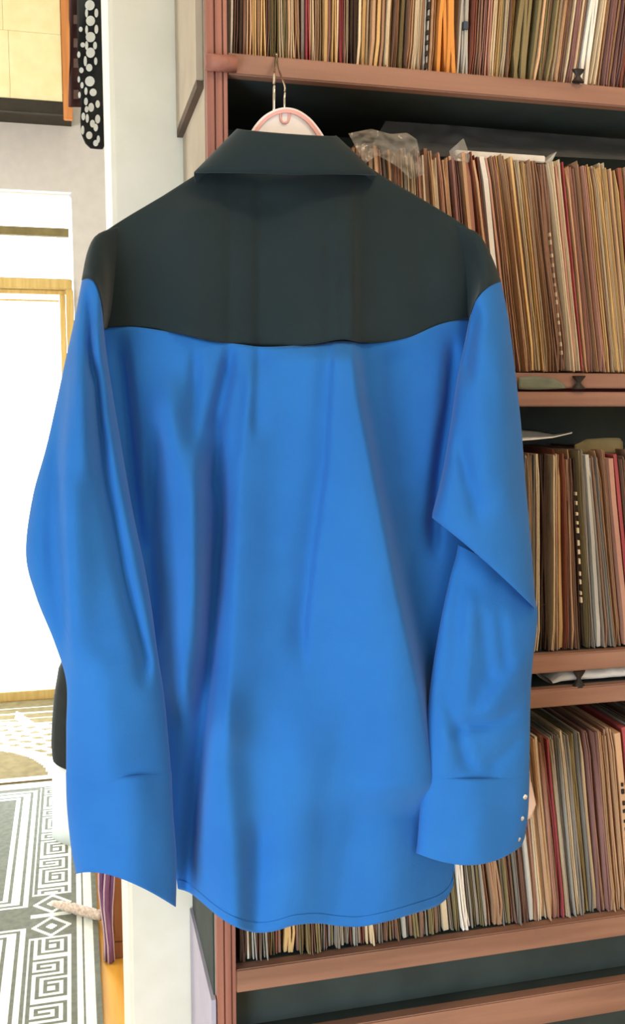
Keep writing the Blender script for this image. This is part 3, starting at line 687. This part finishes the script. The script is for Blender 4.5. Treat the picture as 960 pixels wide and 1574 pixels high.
# front of the shirt (faces the shelf)
for k, (sa, sb) in enumerate(((0, .52), (.48, 1))):
    bm = bmesh.new(); P = []
    for i in range(41):
        t = i/40; row = []
        for j in range(31):
            s = sa+(sb-sa)*j/30; top_y = 300+abs(s-.5)*140; py = top_y+(1340-top_y)*t
            if py < 500: l, r = lerp_xy([(300, 250), (360, 160), (500, 154)], py), lerp_xy([(300, 640), (360, 728), (500, 728)], py)
            else: l, r = lerp_xy(BL, py), lerp_xy(BR, py)
            e = 1-abs(2*s-1)**3
            row.append(atY(l+(r-l)*s, py, .984+.045*e+.004*math.sin(s*30+t*3)*e-.003*k))
        P.append(row)
    grid(bm, P); finish('front_panel', bm, M['blue'], sh, True)
# yoke
YTOP = [(154, 505), (155, 430), (157, 385), (160, 357), (200, 331), (250, 302), (300, 270), (330, 258), (440, 252), (560, 258), (590, 272), (640, 302), (690, 331), (722, 352), (728, 385), (730, 430), (728, 492)]
SHO = [(154, 362), (160, 356), (180, 343), (200, 330.5), (250, 301), (300, 269), (330, 252), (440, 246), (560, 252), (590, 272), (640, 301), (690, 331), (715, 347), (728, 358)]
YF = [([(210, 300), (230, 400), (250, 510)], 60, 50, -.003, 60), ([(300, 330), (285, 520)], 50, 50, .004, 60), ([(520, 300), (532, 420), (540, 530)], 90, 40, .004, 60), ([(640, 330), (660, 480)], 40, 40, -.003, 60), ([(420, 320), (405, 530)], 50, 60, -.004, 60)]
bm = bmesh.new(); P = []
for i in range(51):
    t = i/50; row = []
    for j in range(NS+1):
        s = j/NS; ps_ = lerp_xy(SEAMs, s); px = 154+(728-154)*s
        l, r = lerp_xy(BL, ps_), lerp_xy(BR, ps_); px = l+(r-l)*s
        top = lerp_xy(SHO, px); py = top+(ps_-top)*t
        e = 1-abs(2*s-1)**8
        yA = bodyp(s, ps_)[1]-.0012; roll = (1-t)**3
        y = yA+(.992-yA)*roll*(1 if True else 0)-e*(fold_sum(YF, px, py)*sm(t*4)+.0*t)
        row.append(atY(px, py, y))
    P.append(row)
P.insert(0, [p+Vector((0, .03, -.004)) for p in P[0]])
P.append([p+Vector((0, .0025, .001)) for p in P[-1]])
grid(bm, P); yk = finish('yoke', bm, M['black'], sh, True)
# collar
cc = atY(442, 208, .975)
bm = bmesh.new(); P = []
TOPR, BOTR = (.0505, .030), (.0935, .040)
for j in range(61):
    ph = math.radians(-150+300*j/60); dz = .034*max(0, -math.cos(ph)) - .010*(1-max(0, math.cos(ph)))
    row = []
    for t in (0, .15, .35, .55, .75, .9, .97, 1.0, 1.06, 1.2, 1.5, 1.8):
        if t <= 1:
            e = t; a, b_ = BOTR[0]+(TOPR[0]-BOTR[0])*e, BOTR[1]+(TOPR[1]-BOTR[1])*e+.004*math.sin(math.pi*t)
            z = 1.7205+(1.7605-1.7205)*e-.004*(abs(math.sin(ph))**2)*(1-e)+.008*max(0, math.sin(ph))*(1-e)
        else:
            e = t-1; a, b_ = TOPR[0]-.004+.03*e, TOPR[1]-.004+.002*e; z = 1.7595-.035*e
        row.append((cc.x+a*math.sin(ph), .978-b_*math.cos(ph), z-dz))
    P.append(row)
grid(bm, P); co = finish('collar', bm, M['black'], sh, True); md = co.modifiers.new('thick', 'SOLIDIFY'); md.thickness = .0012; md.offset = 0
# sleeves
def sleeve_rows(st, n, folds=(), seedn=1.0, extra=0.0, m=28):
    """st: stations (L, M or None, R, Y, half thickness) from shoulder to cuff"""
    flat = []
    for L_, M_, R_, Y_, T_ in st:
        if M_ is None: M_ = ((L_[0]+R_[0])/2, (L_[1]+R_[1])/2)
        flat.append((*L_, *M_, *R_, Y_, T_))
    rows = []
    for q in spline(flat, n):
        L_, M_, R_, Y_, T_ = q[0:2], q[2:4], q[4:6], q[6], q[7]
        row = []
        for k in range(2*m):
            a = 2*math.pi*k/(2*m); s = .5-.5*math.cos(a); front = a < math.pi
            w0, w1, w2 = 2*(s-.5)*(s-1), 4*s*(1-s), 2*s*(s-.5)
            px = L_[0]*w0+M_[0]*w1+R_[0]*w2; py = L_[1]*w0+M_[1]*w1+R_[1]*w2
            b_ = (4*s*(1-s))**.5 if s*(1-s) > 0 else 0
            if front: y = Y_-(T_+extra)*b_-b_*(fold_sum(folds, px, py)+wr_noise(px, py, seedn))
            else: y = Y_+(T_*.7+extra)*b_
            row.append(atY(px, py, y))
        rows.append(row)
    return rows
def add_tube(name, st, n, m_, folds=(), seedn=1.0, extra=0.0, bm=None, done=True, m=28, solid=.0008):
    bm = bm or bmesh.new(); grid(bm, sleeve_rows(st, n, folds, seedn, extra, m), True)
    if done:
        o = finish(name, bm, m_, sh, True)
        if solid: md = o.modifiers.new('thick', 'SOLIDIFY'); md.thickness = solid; md.offset = -1
        return o
    return bm
# left sleeve
add_tube('sleeve_cap', [((182, 350), (186, 430), (178, 512), .99, .004), ((166, 354), (170, 430), (164, 506), .982, .012), ((146, 365), (160, 430), (159, 505), .972, .024), ((134, 392), (153, 438), (159, 503), .965, .030), ((126.5, 431), (149, 441), (158.5, 502), .958, .034)], 12, M['black'], seedn=.4)
LF = [([(110, 600), (104, 720), (107, 840), (112, 990)], 9, 40, .008, 70), ([(86, 660), (82, 820), (94, 960)], 30, 14, -.008, 60),
      ([(150, 600), (163, 740), (190, 880), (222, 1010)], 14, 10, -.009, 60), ([(150, 520), (162, 640), (190, 780), (215, 900), (240, 1010)], 9, 14, .006, 40),
      ([(150, 1030), (170, 1190)], 40, 40, .004, 50), ([(136, 470), (140, 560)], 10, 10, -.006, 40), ([(118, 520), (128, 700)], 12, 14, .004, 50)]
add_tube('sleeve', [((127.2, 430), (148, 440), (158, 501), .958, .033), ((116, 490), (140, 500), (162, 540), .952, .034), ((100, 562), None, (173, 612), .948, .034), ((74, 680), None, (186, 690), .944, .036), ((51, 765), None, (202, 782), .942, .038), ((41, 852), None, (219, 862), .94, .036),
    ((57, 918), None, (231, 930), .94, .034), ((84, 985), None, (241, 1004), .94, .032), ((103, 1048), None, (250, 1062), .94, .030), ((103, 1120), None, (257, 1130), .94, .029), ((103, 1198), None, (262, 1196), .94, .0275), ((104, 1222), None, (262, 1220), .94, .026)], 114, M['blue'], LF, 1.3)
add_tube('cuff', [((103, 1187), (182, 1194), (262, 1186), .94, .0235), ((102.5, 1193), (182, 1200), (262.5, 1192), .94, .0280), ((104, 1240), (185, 1246), (265, 1250), .94, .029), ((110, 1300), (188, 1305), (270, 1322), .94, .029), ((118, 1343), (180, 1348), (269, 1394), .94, .029)], 40, M['blue'], [([(200, 1200), (215, 1380)], 60, 40, .004, 40)], 1.3, .0)
# right sleeve
add_tube('sleeve_cap', [((706, 500), (708, 420), (700, 346), .99, .004), ((720, 494), (724, 420), (718, 352), .982, .012), ((722, 492), (735, 428), (736, 362), .972, .022), ((722, 492), (738, 440), (754, 394), .965, .028), ((721.5, 491), (738, 452), (769, 433), .958, .032)], 12, M['black'], seedn=.4)
RF = [([(700, 600), (690, 700), (680, 770)], 14, 22, .006, 50), ([(730, 500), (735, 620), (745, 720)], 30, 30, .004, 60), ([(706, 690), (730, 780)], 12, 16, -.004, 40), ([(770, 560), (780, 760)], 30, 18, .004, 60), ([(728, 495), (716, 560)], 10, 14, -.008, 40)]
LRF = [([(706, 900), (694, 1000), (682, 1080)], 16, 26, -.004, 50), ([(742, 960), (748, 1030)], 9, 14, -.003, 30), ([(770, 960), (775, 1010)], 10, 9, -.003, 30), ([(722, 930), (716, 1060)], 14, 10, .003, 40),
       ([(688, 1134), (716, 1118), (760, 1112), (803, 1088)], 10, 15, -.0042), ([(812, 1000), (772, 1052), (728, 1108)], 9, 40, .005), ([(684, 1050), (698, 1110), (718, 1172), (736, 1186)], 14, 9, -.0038), ([(812, 1120), (770, 1165), (740, 1188)], 12, 14, -.003), ([(690, 1000), (684, 1150)], 20, 20, .003, 50)]
bm = add_tube('sleeve', [((705, 838), (760, 868), (817, 905), .95, .014), ((701, 858), (760, 900), (824, 935), .95, .020), ((692, 890), (755, 940), (824, 962), .949, .023), ((676, 965), (745, 990), (818, 1010), .948, .024), ((664, 1040), None, (814, 1065), .948, .024), ((655, 1120), None, (813, 1125), .947, .024), ((650.5, 1200), None, (812, 1200), .946, .0235), ((651, 1222), None, (811, 1222), .946, .022)], 74, M['blue'], LRF, 1.6, done=False)
add_tube('sleeve', [((722, 491), (738, 453), (768.5, 433), .958, .031), ((712, 540), (745, 505), (780, 490), .952, .033), ((702, 590), (748, 565), (789, 560), .946, .035), ((692, 660), None, (799, 650), .942, .038), ((680, 730), (745, 740), (806, 740), .939, .040), ((669, 775), (745, 812), (815, 840), .937, .040), ((665, 793), (744, 856), (821, 926), .937, .038), ((668, 795), (746, 858), (821, 927), .941, .034), ((690, 790), (750, 835), (812, 890), .945, .026), ((700, 770), (750, 800), (806, 850), .947, .018)], 100, M['blue'], RF, 1.0, bm=bm)
rcuff = add_tube('cuff', [((651, 1189), (731, 1198), (812, 1189), .946, .0195), ((650, 1195), (731, 1204), (812.5, 1195), .946, .0240), ((646, 1245), (728, 1250), (810.5, 1246), .946, .025), ((642.5, 1292), (726, 1300), (806, 1282), .946, .025), ((640, 1311), (728, 1329), (800, 1300), .946, .024)], 40, M['blue'], [([(730, 1200), (728, 1320)], 40, 40, .003, 30)], 1.6, .0)
for px, py in ((806.5, 1225), (801.5, 1258), (796, 1290)):
    c = atY(px, py, .935); bm = bmesh.new()
    bmesh.ops.create_uvsphere(bm, u_segments=12, v_segments=8, radius=.0031)
    for v in bm.verts: v.co.y *= .5; v.co += c
    finish('pearl_snap', bm, M['snap'], rcuff, True)
